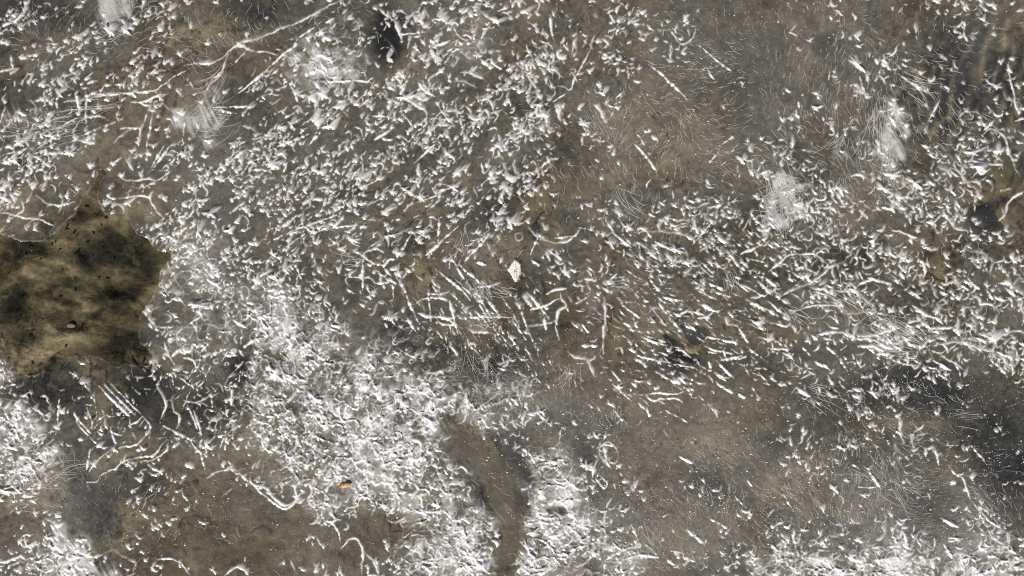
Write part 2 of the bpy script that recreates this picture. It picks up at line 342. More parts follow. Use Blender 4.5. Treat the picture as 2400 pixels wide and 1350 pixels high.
HB = np.zeros(U.shape); AIR = np.zeros(U.shape); OWN = np.zeros(U.shape, np.int32)      # height in px, air content, which piece
SX, SY = -.56, .83                     # crests are shaped steep sunward to give a bright edge (photo axes), with a thin tail to fade the far side
def window(x0, x1, y0, y1):
    i0, i1 = np.searchsorted(us, (x0, x1)); j0, j1 = np.searchsorted(vs, (y0, y1))
    return (None if i1-i0 < 1 or j1-j0 < 1 else np.s_[j0:j1, i0:i1])
def put(w, h, a, own, thr=.12):
    """fuse a bump into the relief"""
    H = HB[w]; m = h > H
    AIR[w] = np.maximum(AIR[w], a); OWN[w][m & (a > thr)] = own; H[m] = h[m]
def stamp_blob(u, v, r, ang, own, h=.5, air=.9):
    dome = random.random() < (.6 if u < 1300 and v < 660 else .2)
    el = random.uniform(1.0, 1.9 if dome else 2.7); R = 1.9*r*el**.5
    w = window(u-R, u+R, v-R, v+R)
    if w is None: return
    X = U[w]-u; Y = V[w]-v; c, s_ = math.cos(ang), math.sin(ang)
    p = (X*c+Y*s_)/math.sqrt(el); q = (Y*c-X*s_)*math.sqrt(el); X, Y = p*c-q*s_, p*s_+q*c
    s1 = X*SX+Y*SY; t1 = Y*SX-X*SY; s1 = np.where(s1 > 0, s1/.45, s1/1.55)
    th = np.arctan2(t1, s1); Rr = 1
    for k in (1, 2, 3, 4, 5, 7): Rr = Rr+random.uniform(0, .32 if k < 4 else .22)*np.cos(k*th+random.uniform(0, 6.28))
    rho = np.hypot(s1, t1)/(r*np.maximum(Rr, .3))
    if dome: f = np.clip(1-rho**2.3, 0, 1); put(w, f*r*h*.9, np.clip(2.4*f, 0, 1)**.9*(.42+.5*f)*air, own); return
    f = np.clip(1-rho**1.35, 0, 1); put(w, f*r*h, np.clip(1.8*f, 0, 1)**.9*(.4+.6*f)*air, own)
def stamp_line(P, wd, h, own, air=.9, tail=1.3, taper=.2, bead=.2, step=2.5, sharp=1.6, closed=False):
    """fuse a crest along a line of photo pixels; the side away from the sun trails off over tail half-widths"""
    P = np.asarray(P, float); n = len(P); s_ = np.arange(n)*step; o = random.uniform(0, 90)
    av = air*np.clip(.35+1.25*vnoise(s_/22+o, s_*0+7, 6), .3, 1.15); wv = wd*(1+1.0*(vnoise(s_/26+o, s_*0+o, 3)-.5))*(1+bead*(2*vnoise(s_/6+o, s_*0+1, 4)-1))
    if not closed:
        q = np.linspace(0, 1, n); wv = wv*np.minimum(1, .25+.75*np.minimum(q, 1-q)/max(taper, 1e-3))
    R = wd*1.6*max(tail, 1)+2
    for k0 in range(0, n-1, 8):
        Q = P[k0:min(k0+10, n)]; W_ = wv[k0:min(k0+10, n)]; A_ = av[k0:min(k0+10, n)]
        w = window(Q[:, 0].min()-R, Q[:, 0].max()+R, Q[:, 1].min()-R, Q[:, 1].max()+R)
        if w is None: continue
        X = U[w]; Y = V[w]; best = np.full(X.shape, 9.)
        ww = np.full(X.shape, wd); aa = np.zeros(X.shape)
        for (x, y), wk, ak in zip(Q, W_, A_):
            dx, dy = X-x, Y-y; s1 = dx*SX+dy*SY; t1 = dy*SX-dx*SY
            d = np.hypot(np.where(s1 > 0, s1/.8, s1/tail), t1)/wk; m = d < best; best[m] = d[m]; ww[m] = wk; aa[m] = ak
        f = np.clip(1-best**sharp, 0, 1) if tail < 2 else np.clip(1-best, 0, 1)**1.3
        put(w, f*h*ww, f**.8*aa, own)
def wiggle(pts, amp, step=2.5, closed=False):
    C = catmull(pts, step, closed); T = np.gradient(C, axis=0); T /= np.maximum(np.hypot(T[:, 0], T[:, 1]), 1e-6)[:, None]
    s_ = np.arange(len(C))*step; o = random.uniform(0, 90)
    return C+np.stack([-T[:, 1], T[:, 0]], 1)*(amp*2*(vnoise(s_/15+o, s_*0+o, 1)-.5)+amp*(vnoise(s_/6+o, s_*0, 2)-.5))[:, None]
def worm(u, v, r, ang, curv, jit=.3):
    """short bent centre line"""
    n = max(4, int(2*r/2.5)); a_ = ang+random.uniform(-.3, .3); c = random.uniform(-1, 1)*curv/n; x = y = 0; out = []; k_ = 0
    for _ in range(n):
        out.append((x, y)); k_ = .7*k_+random.gauss(0, jit); a_ += c+k_*.5; x += 2.5*math.cos(a_); y += 2.5*math.sin(a_)
    out = np.array(out); return out-out.mean(0)+(u, v)

def parse(s, ox, oy):
    out = []
    for ln in s.strip().split('\n'):
        for item in ln.split(';'):
            item = item.strip()
            if not item: continue
            v = [float(x) for x in item.replace(' ', ',').split(',')]
            out.append([(ox+v[k]/3, oy+v[k+1]/3) for k in range(0, len(v), 2)])
    return out
# smooth rounded ridges, read off in blocks of 600 x 450 px enlarged three times
RIDGES = []
RIDGES += parse("""1280,465 1400,450 1490,445 1560,410 1620,350 1700,300 1800,280 1900,240 2000,195 2130,145 2250,80 2340,30 2440,-10
1600,370 1580,450 1540,540 1480,590 1440,660; 1640,330 1700,330 1740,350 1800,365; 1590,400 1560,500 1500,560
1330,485 1250,520 1190,560 1130,610 1070,640 900,655 760,665 600,650; 0,960 120,960 240,940 340,920 430,890 500,850 600,830 700,825 760,850
440,720 600,700 720,670 840,650; 800,1010 870,940 980,900 960,1000; 1300,690 1230,630; 1340,580 1380,620 1450,590
820,1230 880,1270 960,1270 1040,1255 1100,1270 1180,1210 1120,1200; 0,1100 100,1070 200,1040; 0,510 70,490 130,490
1200,780 1140,720; 660,1010 560,990 500,1000; 900,720 1000,715 1080,690 1180,660; 830,910 900,900 970,895""", 0, 0)
RIDGES += parse("""380,380 460,395 520,420 540,450; 380,560 400,575 560,575 700,570 790,580 805,600; 230,590 270,650 300,720; 390,660 430,710 440,770 490,770
450,440 490,480 500,530 560,545; 1510,45 1570,80 1640,130 1690,160 1715,190; 1580,280 1610,215 1690,190; 860,60 900,100 950,130; 980,150 1000,220 1030,290
1000,240 1100,240 1210,220; 1370,170 1430,260 1500,290; 870,640 930,700 1030,745; 1060,700 1130,745 1190,780 1205,840; 1020,790 1070,840 1110,900
1260,715 1300,780 1350,840 1400,890; 1540,680 1620,695 1660,740 1665,790; 1650,400 1670,450 1730,490; 1440,505 1520,520 1600,560; 1390,570 1480,580 1560,630
1250,890 1320,880 1390,890; 0,360 90,370 150,390; 680,540 760,510 780,560; 1140,580 1180,640 1260,680; 1480,800 1530,840 1600,830 1690,830
720,170 740,250 720,300 760,340; 1250,330 1240,290 1300,240; 1700,940 1720,1010 1770,1060; 1580,1140 1600,1210 1660,1160""", 600, 0)
RIDGES += parse("""0,450 60,470 100,510 130,560 165,610 178,660 160,700 135,735 180,745 175,800 230,830 245,890 290,905 350,880; 100,780 140,825 200,820 260,860 270,900
220,730 190,780 250,795 265,815; 290,720 330,760 335,830 350,850; 300,600 360,610 410,625 440,560 480,490 540,370 570,290 640,280; 250,490 290,490 330,520 350,550
1290,180 1280,250 1240,300 1190,310 1150,260 1100,200; 220,320 250,380 290,400 270,450; 420,390 435,290 455,370; 580,730 620,790 640,830 680,870; 450,530 500,520; 320,360 330,400 380,420
100,150 160,190 200,235; 270,110 275,200 285,270; 200,480 230,530; 1630,1010 1700,1030 1760,1070; 1680,1130 1690,1190 1720,1230""", 1200, 0)
RIDGES += parse("""600,580 660,650 720,690; 635,530 680,640; 1690,440 1690,520 1720,640 1740,740 1760,800; 1650,640 1680,700 1740,710; 1470,980 1480,1040 1450,1080 1440,1130 1500,1150 1570,1160 1640,1160 1650,1200
1410,1150 1470,1180 1500,1220 1560,1190; 1290,1180 1350,1220 1390,1280 1470,1280 1500,1330; 1580,780 1610,820 1640,810 1650,770; 1580,850 1520,920; 1190,1170 1250,1200 1290,1250; 1500,960 1560,910 1640,940 1680,1000 1690,1060 1720,1120 1740,1190 1780,1250
1550,1270 1575,1310 1570,1350; 760,980 790,1050; 1110,1270 1180,1310; 740,890 770,940""", 1800, 0)
RIDGES += parse("""690,0 690,60 740,140; 740,10 790,45 900,35 1040,35 1070,90 1120,150 1180,210; 0,140 100,165 180,185 280,195 350,230 390,250; 250,20 330,80 420,95 520,70
560,1040 600,1120; 1150,1060 1180,1140 1240,1240""", 0, 450)
RIDGES += parse("""660,400 720,430 780,470 830,500 920,520; 780,400 850,360 930,320 1000,300 1090,250; 750,500 760,440 800,400; 680,300 680,360 740,390; 1110,790 1190,750 1280,750 1360,760; 1140,850 1200,870 1290,880 1390,890
1560,670 1650,660 1720,630; 1490,880 1600,880 1800,880; 1480,960 1540,990 1620,990; 600,580 680,600 800,610 850,640 950,640; 1220,720 1300,720 1370,700; 1450,830 1530,800; 940,540 1010,550; 1270,900 1330,935 1400,930
890,530 930,480 980,470""", 600, 450)
RIDGES += parse("""110,250 180,320 280,355 380,350 440,310 490,250; 100,825 230,800 350,740; 100,950 230,930 300,910; 340,700 350,750 380,810 330,840 310,930 320,1000 340,1060; 645,730 650,830 650,930 640,1050 640,1140
370,1110 440,1160 520,1180 550,1240 580,1300; 630,960 650,935 672,960 655,985 635,970; 860,280 1130,285 1210,310; 1590,640 1680,690 1760,730 1800,715; 1680,750 1760,730; 1530,400 1560,480 1610,540; 230,720 300,690 390,680
1410,370 1340,400 1320,420; 720,1110 760,1100 780,1140; 1190,850 1260,840 1280,900; 1300,890 1360,880 1420,850; 1230,480 1190,500; 1500,880 1520,930 1590,950""", 1200, 450)
RIDGES += parse("""0,560 80,500 150,440 230,435 330,440 390,480 440,520; 50,770 120,720 220,670 300,640 380,580 440,530 560,480; 290,670 370,685 480,700 560,695 640,720 700,780 760,820; 310,700 420,730 490,780 530,840
140,860 230,825 320,795 430,795 520,810; 540,860 640,850 740,830; 360,1000 450,985 540,990; 530,970 620,1010 720,1010 840,980 940,960; 600,1030 740,1045 820,1080 900,1110; 640,1070 760,1110 840,1150
970,960 1000,920 1080,910 1130,950 1230,960 1320,950; 820,1160 900,1190 990,1215 1070,1210; 1060,1120 1120,1050 1200,1000 1270,1010; 1120,1100 1200,1140 1260,1180 1330,1220 1400,1260; 1100,1090 1240,1070 1340,1060 1450,1090 1540,1120 1640,1160 1680,1220 1720,1250
0,620 50,670 0,720; 1000,790 1060,830 1120,870 1180,890 1230,930; 860,270 930,280 1000,310 1050,330; 870,70 930,110 990,180 1010,230; 800,110 880,130; 700,600 780,620 870,650; 1230,660 1310,640 1350,690; 1280,600 1320,610 1340,660
1400,600 1440,650 1490,690; 1480,790 1560,790 1610,830 1630,860; 1660,740 1710,760 1720,820; 1640,1010 1720,980 1780,980 1800,1000; 1480,990 1560,1040 1620,1100; 1430,880 1460,950 1460,1000; 720,940 780,900 860,890 920,930
1620,640 1700,650 1750,700 1800,710; 1700,440 1750,510; 1420,300 1480,320 1510,350; 1050,480 1090,500 1100,560 1080,610; 0,1100 90,1105 160,1110; 90,1130 150,1155 180,1140; 1600,220 1660,150 1690,70 1760,20 1800,0
430,430 400,400 320,400; 230,820 270,780 330,770; 380,900 440,950 500,960; 620,1090 740,1090 830,1130""", 1800, 450)
RIDGES += parse("""620,650 650,580 720,510 820,450 950,430 1020,370 1060,300 1000,230; 610,690 680,690 720,640 800,600 860,550 950,520 1070,500 1120,450 1165,390; 990,545 1080,530 1150,490 1190,440
1450,660 1520,620 1600,605 1670,600; 300,940 370,980 420,1040 480,1110 540,1170 640,1215 720,1200 800,1170 860,1210 950,1255 930,1330; 1060,1225 1130,1230 1210,1230 1280,1270 1340,1340; 1580,1350 1640,1300 1700,1300 1750,1350
1210,80 1220,180 1265,230 1240,320; 1280,110 1380,130 1500,70; 1100,0 1160,120 1150,200 1115,260; 900,300 960,270 1000,230; 0,1260 100,1230 150,1210 200,1250""", 0, 900)
RIDGES += parse("""-60,690 0,730 70,790 150,850 220,870 270,830 310,770 370,760; -60,680 0,710 80,740 130,800 220,855 280,800 280,720 330,690; 580,1180 620,1130 650,1090 700,1085 735,1130 750,1200 740,1340; 770,1200 830,1260 870,1350; 460,950 470,870 500,760 560,650
1080,390 1160,420 1150,510 1110,560; 1150,760 1180,880 1230,900 1280,890 1260,960; 900,950 960,880 970,770 920,690; 470,960 540,980 580,1040 590,1110; 50,380 60,450 130,490; 1250,400 1270,460 1340,490; 780,390 820,440 850,520; 620,880 700,860 750,780
1400,600 1450,585 1490,620; 1200,570 1260,580 1280,640 1330,720 1330,800; 200,500 270,450 290,380; 910,940 990,975 1060,930; 430,170 470,200 460,270; 530,120 550,210 620,240 670,230; 560,640 570,690; 1370,960 1440,960 1480,930""", 600, 900)
RIDGES += parse("""920,60 960,100 1010,120 1060,100 1150,100 1200,130; 850,70 940,75 1030,60 1140,70 1230,50; 1360,140 1410,180 1450,240; 600,450 660,430 740,460 735,550 640,530 610,470; 700,0 770,60 840,120; 580,640 640,730 670,700 610,640
840,990 880,1080 890,1120; 1220,1020 1290,1070 1350,1130; 180,1040 260,1060 340,1060; 370,1150 440,1080 500,1080; 560,1150 590,1220""", 1200, 900)
RIDGES += parse("""1270,560 1310,620 1370,660 1400,750 1440,830 1500,900 1560,960 1640,1010; 920,240 930,330 945,400 965,430; 1000,350 1010,400 1030,460; 1160,430 1185,500 1200,570; 1540,1000 1580,1080 1640,1120 1700,1150; 1280,1200 1320,1260 1310,1320
960,1040 970,1100 1000,1150; 1500,1100 1490,1150 1540,1160; 1050,470 1080,530; 1700,1060 1690,1160 1740,1240; 80,1050 140,1110; 220,1150 270,1230 300,1290; 600,1220 650,1250; 1590,1300 1640,1250 1700,1240; 20,1130 70,1180; 800,1200 850,1260; 1040,1080 1080,1140""", 1800, 900)
# beaded straight needle crystals
NEEDLES = []
NEEDLES += parse("""1050,760 960,990; 1075,790 1030,1050; 1500,757 1800,748; 1490,765 1680,800; 1300,850 1280,1000; 540,640 560,790; 605,700 605,870; 400,680 400,780; 80,390 90,480; 1200,1020 1060,1210; 1150,1030 1040,1220; 1740,350 1640,450; 1050,530 1110,480
1650,1110 1750,1040; 300,1180 430,1060; 560,960 700,900 830,850; 30,1150 190,1040; 0,870 40,750""", 0, 0)
NEEDLES += parse("""-160,680 0,560 100,470 200,380 270,330 300,270 400,200 470,150; 820,990 900,940 960,910; 1110,1150 1260,1010; 730,1330 860,1265; 1280,1345 1430,1310; 0,1005 100,940; 140,1035 280,980 370,945; 200,830 290,780; 360,1030 480,900; 240,910 290,850 330,830
1250,330 1380,280; 710,770 800,690; 1000,710 1060,570; 420,280 445,330; 1350,170 1300,80""", 600, 0)
NEEDLES += parse("""285,720 380,660; 960,450 1080,550 1180,650 1250,720; 1300,310 1450,430 1550,510; 860,1010 950,1110 1040,1240; 190,1180 280,1110; 720,700 790,640; 1370,480 1420,560; 680,840 790,640; 1480,1010 1570,950; 1380,1150 1460,1060; 880,940 930,1020""", 1200, 0)
NEEDLES += parse("""1120,870 1210,700; 940,540 1100,640; 1000,570 1130,650""", 1800, 0)
NEEDLES += parse("""380,1100 470,1180; 520,1070 640,1210; 1240,720 1310,810; 1260,980 1430,860; 1200,1160 1320,1060; 1400,1140 1480,1050; 1280,1130 1370,1120; 1640,900 1740,960; 1560,1200 1600,1120; 1520,980 1650,985; 1700,1100 1800,1030; 1450,610 1560,680; 1380,1270 1370,1180""", 0, 450)
NEEDLES += parse("""150,320 300,260 600,150; 320,320 500,260 740,230; 1280,360 1290,150; 1180,460 1300,350 1420,240; 980,490 1090,300; 1450,500 1560,390 1650,290; 1120,80 1330,0; 1190,140 1330,20; 750,510 750,690; 970,570 1040,680 1080,780 1130,900; 1210,640 1220,790 1230,930; 1360,760 1390,880 1420,1000
1270,550 1360,620 1450,690 1520,780; 1360,430 1420,540 1480,640; 1500,680 1570,790 1640,900 1740,1080; 1600,720 1700,860; 1720,720 1800,840; 1540,660 1600,800; 1390,600 1530,740; 960,640 970,760; 1060,880 1120,980; 1540,830 1620,920; 1640,760 1720,880; 1700,920 1745,1000; 1410,490 1520,600; 1040,530 1100,570
1350,1060 1420,1150; 1520,1090 1600,1180; 510,320 560,360; 1620,350 1645,400; 280,520 320,620; 640,680 700,720; 1570,740 1660,890; 1500,560 1570,640""", 600, 450)
NEEDLES += parse("""180,320 120,460; 700,280 850,400; 740,170 840,310; 1000,345 1130,410; 1260,385 1330,300 1420,200; 1270,450 1350,550 1440,620; 1250,610 1370,680; 1290,685 1440,760; 1330,790 1450,850; 890,1010 1020,1060 1150,1090 1210,1100; 860,1150 1060,1190 1280,1240; 1000,1260 1170,1350; 1120,890 1210,1000
680,1240 780,1350; 1340,1010 1480,1040 1600,1070; 1320,1070 1420,1110 1540,1135; 1440,1190 1620,1150; 1640,1080 1760,1170; 100,700 180,790 260,890; 50,810 110,960 170,1100; 0,840 60,970; 440,790 540,730; 480,1085 600,1085; 900,450 940,490; 1430,1180 1560,1310; 300,320 420,315; 290,430 350,490; 540,530 580,570
960,600 1030,690; 1060,510 1110,530; 1090,180 1170,200; 960,150 1010,180; 1030,65 1075,95; 1100,520 1170,450; 470,250 530,265; 1030,780 1080,850; 900,720 960,780; 1060,740 1200,765; 1150,880 1260,810; 1210,930 1280,975; 850,880 885,960; 960,860 1020,930; 830,830 900,890; 1590,950 1660,1060; 1600,440 1800,350
1560,620 1680,710; 1640,750 1800,850; 1700,780 1800,830; 1620,260 1690,340; 140,480 200,520; 240,630 280,640; 660,650 740,570; 490,920 540,990; 1040,900 1100,950; 1100,870 1150,960; 1320,850 1400,900; 1180,1100 1260,1170; 1380,1180 1400,1240; 1480,1100 1500,1160; 230,880 240,970; 0,900 110,1050; 1380,640 1500,690; 1420,700 1540,740
1340,500 1420,580; 980,640 1040,700; 860,700 890,750; 700,290 800,360; 1700,420 1790,480; 1660,470 1800,500""", 1200, 450)
NEEDLES += parse("""260,110 285,220; 0,770 90,840 150,880; 20,780 120,880; 0,910 140,950; 250,590 330,650; 260,530 350,580; 180,580 230,600; 0,830 60,870; 60,1040 110,1090; 450,820 500,940; 400,1080 470,1140; 300,1000 350,1040; 490,1160 560,1260; 240,1090 300,1150; 620,1170 660,1240; 380,1200 440,1260; 1060,1010 1100,1050; 520,320 510,420; 640,560 670,620; 770,560 790,640
100,1170 130,1240; 180,1200 250,1250; 330,1190 400,1230; 1150,1180 1290,1260; 920,560 960,610; 1640,90 1660,200""", 1800, 450)
NEEDLES += parse("""1140,290 1280,360 1390,410; 1320,150 1370,260 1410,380; 1345,150 1390,260 1420,370; 680,0 800,120 940,260; 730,0 860,130 960,230; 780,0 900,120 1000,220; 530,260 610,350 700,440; 550,250 640,350; 1040,560 1110,620; 610,160 640,240; 780,300 820,430; 640,450 610,600; 1600,290 1640,240; 1580,470 1600,340; 1640,300 1640,400
1640,0 1625,160; 1500,150 1480,180; 520,200 560,260; 950,470 1040,455; 1400,420 1440,600; 1340,400 1420,500; 420,110 400,300; 1700,130 1710,60""", 0, 900)
NEEDLES += parse("""1270,380 1360,430; 1170,510 1280,565; 1070,180 1250,280; 1550,770 1650,870; 1370,930 1530,1030; 1600,880 1700,930; 1650,670 1690,720; 1230,1030 1330,1100; 1080,1230 1180,1300; 880,1200 1040,1220; 1140,1190 1290,1250; 900,1310 960,1350; 920,1110 1010,1190; 1100,1170 1200,1190; 1690,20 1740,110; 1590,70 1640,105; 940,150 975,240; 1130,0 1200,40; 720,190 780,260; 1500,1060 1540,1000""", 1200, 900)
NEEDLES += parse("""400,40 470,100; 190,20 290,90; 650,20 690,80; 720,50 780,110; 850,150 900,190; 1190,930 1340,1010; 1250,1080 1390,1090; 1270,1110 1380,1090; 640,840 680,880; 250,290 240,340; 590,560 640,600; 70,380 110,420; 980,1320 1020,1210; 1220,1100 1300,1230; 1420,430 1540,560; 700,600 800,740; 620,720 760,730; 100,760 170,880""", 1800, 900)


PIECES = {}                                          # owner number -> piece name
def owner(name): k = len(PIECES)+2; PIECES[k] = name; return k
SMALL = 1
NEEDLEY = [(1120,720,190,150),(1480,760,140,160),(1650,800,180,160),(1250,820,160,120),(1950,880,120,60),(330,980,160,90),(480,930,120,90),(1500,950,200,50)]
def lean_angle(u, v):
    if u < 1250 and v < 620: return math.radians(random.gauss(-48, 30))
    if 930 < u <= 1330 and v < 960: return math.radians(random.gauss(58, 12))
    if 1330 < u < 1850 and 560 < v < 970: return math.radians(random.gauss(32, 11))
    if u >= 1850: return math.radians(random.gauss(48, 38))
    return random.uniform(0, math.pi)
def rows_mod(u, v):
    """bumps stand in slanting rows: rising to the right in the upper left, falling to the right elsewhere"""
    up = np.clip((1350-u)/150, 0, 1)*np.clip((700-v)/120, 0, 1)
    def an(c, s_): return fbm((u*c+v*s_)/130, (v*c-u*s_)/24, 3, 3)
    n = up*an(.79, -.61)+(1-up)*an(.8, .6)
    return np.clip(6.5*n-2.35, .06, 2.4)
cells = {}
def clash(u, v, r, k_):
    ci, cj = int(u//40), int(v//40)
    for i in (ci-1, ci, ci+1):
        for j in (cj-1, cj, cj+1):
            for (x, y, q) in cells.get((i, j), ()):
                if (x-u)**2+(y-v)**2 < (k_*(q+r))**2: return True
    return False
cand = []
for j in range(-7, 34):
    for i in range(-8, 56):
        u = (i+rng.random(60))*50; v = (j+rng.random(60))*50
        d = 9*(dens_at(u, v)/9)**1.75*rows_mod(u, v)
        keep = rng.random(60) < d*(4.6+2.4*np.clip((u-1750)/100, 0, 1)*np.clip((950-v)/60, 0, 1)*np.clip((v-330)/80, 0, 1))/60
        cand += list(zip(u[keep], v[keep]))
cand = np.array(cand); cand = cand[~in_hole(cand[:, 0], cand[:, 1])]
fo = foam_at(cand[:, 0], cand[:, 1]); nd = spots(cand[:, 0], cand[:, 1], NEEDLEY); smo = spots(cand[:, 0], cand[:, 1], SMOOTH); dd = dens_at(cand[:, 0], cand[:, 1])
items = [(1196, 522, 15, 'blob'), (1210, 524, 12, 'blob')]
for (u, v), f, n_, s_, d in zip(cand, fo, nd, smo, dd):
    if random.random() < s_*1.3 or (f > .35 and random.random() < .55): continue
    q = random.random(); big_ok = d > 3.2
    r = random.uniform(10, 18) if q < .1 and big_ok else random.uniform(5.5, 10) if q < .56 else random.uniform(3., 5.2)
    if u > 1250: r *= .84 if u < 1850 else .98
    elif v < 660: r *= .93
    kind = 'blob'
    if f > .35 and random.random() < .7: kind = 'worm'
    elif n_ > .4 and random.random() < .8*n_: kind = 'dash'; r = random.uniform(6, 19)
    elif random.random() < (.3 if u < 1300 and v < 660 else .34 if u < 1850 else .5): kind = 'worm'; r = r*1.5+2.5
    if clash(u, v, r, .5 if kind == 'blob' else .33): continue
    cells.setdefault((int(u//40), int(v//40)), []).append((u, v, r)); items.append((u, v, r, kind))
# lacy crinkled crust: crests with a film of thin ice trailing behind each
n = 0
while n < 1700:
    u = random.uniform(-350, 2750); v = random.uniform(-350, 1700); f = float(foam_at(u, v))
    if random.random() > f*(.3+float(vnoise(np.array(u/34), np.array(v/34), 4))): continue
    n += 1; stamp_line(worm(u, v, random.uniform(9, 26), random.uniform(0, 6.28), random.choice((1.5, 3, 5)), .42), random.uniform(1.7, 2.6), .5, SMALL, air=random.uniform(.4, .85), tail=random.choice((1.2, 1.5, 3, 6)), bead=.4)
inframe = [i for i, (u, v, r, k) in enumerate(items) if k == 'blob' and -10 < u < 2410 and -10 < v < 1360]
single = set(sorted(inframe, key=lambda i: -items[i][2])[:300])
for k in sorted(range(len(items)), key=lambda i: (i in single, items[i][2])):
    u, v, r, kind = items[k]; a_ = lean_angle(u, v)
    if kind == 'blob': stamp_blob(u, v, r, a_, owner('ice_bump') if k in single else SMALL, random.uniform(.34, .62), random.uniform(.55, .95))
    elif kind == 'worm': stamp_line(worm(u, v, r, a_, random.choice((.4, 1.6, 2.6)), .3), random.uniform(1.6, 3.6), .62, SMALL, air=random.uniform(.65, 1), tail=random.choice((1.2, 1.8, 3.2)), taper=.3, bead=.4)
    else: stamp_line(worm(u, v, r, a_, .2, .06), random.uniform(1.6, 2.3), .85, SMALL, air=random.uniform(.7, 1.05), tail=random.choice((1.1, 1.6)), taper=.5, bead=.6)
for k, p in enumerate(RIDGES):
    x, y = p[len(p)//2]
    stamp_line(wiggle(p, 1.8), random.uniform(2.3, 3.1)*(1.12 if x > 1850 and y < 900 else 1), .7, owner('ice_ridge'), air=random.uniform(.85, 1.15), tail=random.choice((1.2, 1.8, 3.2)), taper=.15, bead=.4)
for k, p in enumerate(NEEDLES):
    stamp_line(wiggle(p, .9), random.uniform(2.3, 3.2), .85, owner('ice_needle'), air=random.uniform(1., 1.25), tail=random.choice((1.1, 1.5)), taper=.25, bead=.75)
for h in HOLES:
    stamp_line(wiggle(h[::4], .8, closed=True), 2.0, .5, owner('ice_rim'), air=.42, tail=1.4, bead=.7, closed=True)
for (x, y, rx, ry) in ((2003,290,10,12),(2085,385,11,11),(2275,275,24,13),(2118,276,17,11),(1698,246,8,10),(1663,349,6,7),(810,602,10,9),(1217,554,9,9),(2152,1020,11,11),(1425,1058,20,20)):
    tt = np.linspace(0, 2*np.pi, 12, endpoint=False); q = np.array([random.uniform(.85, 1.15) for _ in tt])
    stamp_line(wiggle(np.stack([x+rx*np.cos(tt)*q, y+ry*np.sin(tt)*q], 1), .6, closed=True), 1.9, .6, owner('bubble_ring'), air=.55, tail=1.2, bead=.7, closed=True)

IZ = IZ + HB*PX
MILK = np.clip(MILK*(1-.5*np.clip(AIR, 0, 1)) + AIR*(1-.5*SHORE)*(1-.6*SOFT), .01, 1.4)
P = at(U, V, 0.0); P[..., 2] = IZ
gu = np.stack([np.gradient(P[..., k], axis=1) for k in range(3)], -1); gv = np.stack([np.gradient(P[..., k], axis=0) for k in range(3)], -1)
NRM = np.cross(gv, gu); NRM /= np.linalg.norm(NRM, axis=-1, keepdims=True)
if NRM[5, 5, 2] < 0: NRM = -NRM
NRM = NRM.reshape(-1, 3); P = P.reshape(-1, 3); MV = MILK.ravel()
F = grid_faces(len(us), len(vs)); F = F[~HOLE.ravel()[F].all(1)]
fo_ = OWN.ravel()[F]; own_f = np.where((fo_ == fo_[:, :1]).sum(1) >= 2, fo_[:, 0], np.maximum(fo_[:, 1], fo_[:, 2]))
order = np.argsort(own_f, kind='stable'); F = F[order]; own_f = own_f[order]; cuts = np.flatnonzero(np.diff(own_f))+1
def patch(name, faces, parent=None, origin=True, **props):
    ids, inv = np.unique(faces, return_inverse=True)
    V_ = P[ids]; c = np.array([V_[:, 0].mean(), V_[:, 1].mean(), 0]) if origin else np.zeros(3)
    me = mesh_from(name, V_-c, inv.reshape(faces.shape).astype(np.int32), check=False)
    x = me.attributes.new('milk', 'FLOAT', 'POINT'); x.data.foreach_set('value', MV[ids].astype(np.float32))
    me.normals_split_custom_set_from_vertices(NRM[ids])
    return link(name, me, M_SHEET, parent, c, **props)
groups = dict((int(own_f[g[0]]), g) for g in np.split(np.arange(len(F)), cuts))
ice_sheet = patch('ice_sheet', F[groups.pop(0)], origin=False, category='ice sheet', label='grey brown sheet of bubbly ice frozen over a shallow stream')
small = [F[groups.pop(SMALL)]]
def split_faces(fc):
    """faces grouped by what hangs together"""
    par = {}
    def find(x):
        while par.setdefault(x, x) != x: par[x] = par[par[x]]; x = par[x]
        return x
    for q in fc.tolist():
        a_ = find(q[0])
        for b_ in q[1:]: par[find(b_)] = a_; a_ = find(a_)
    out = {}
    for i, q in enumerate(fc[:, 0].tolist()): out.setdefault(find(q), []).append(i)
    return sorted((fc[i] for i in out.values()), key=len, reverse=True)
for k, g in groups.items():
    for c, part in enumerate(split_faces(F[g])):
        if len(part) >= (6 if c == 0 else 40): patch(PIECES[k], part, ice_sheet)
        else: small.append(part)
patch('small_ice_bumps', np.vstack(small), ice_sheet, False, kind='stuff', label='thousands of small white bumps and crests on the ice')
print('bumps', len(items), 'pieces', len(groups), 'faces', len(F))
del F, gu, gv
def ice_z(u, v):
    u = np.asarray(u, float); v = np.asarray(v, float)
    i = np.clip(np.searchsorted(us, u)-1, 0, len(us)-2); j = np.clip(np.searchsorted(vs, v)-1, 0, len(vs)-2)
    fx = np.clip((u-us[i])/(us[i+1]-us[i]), 0, 1); fy = np.clip((v-vs[j])/(vs[j+1]-vs[j]), 0, 1)
    return (IZ[j, i]*(1-fx)+IZ[j, i+1]*fx)*(1-fy)+(IZ[j+1, i]*(1-fx)+IZ[j+1, i+1]*fx)*fy

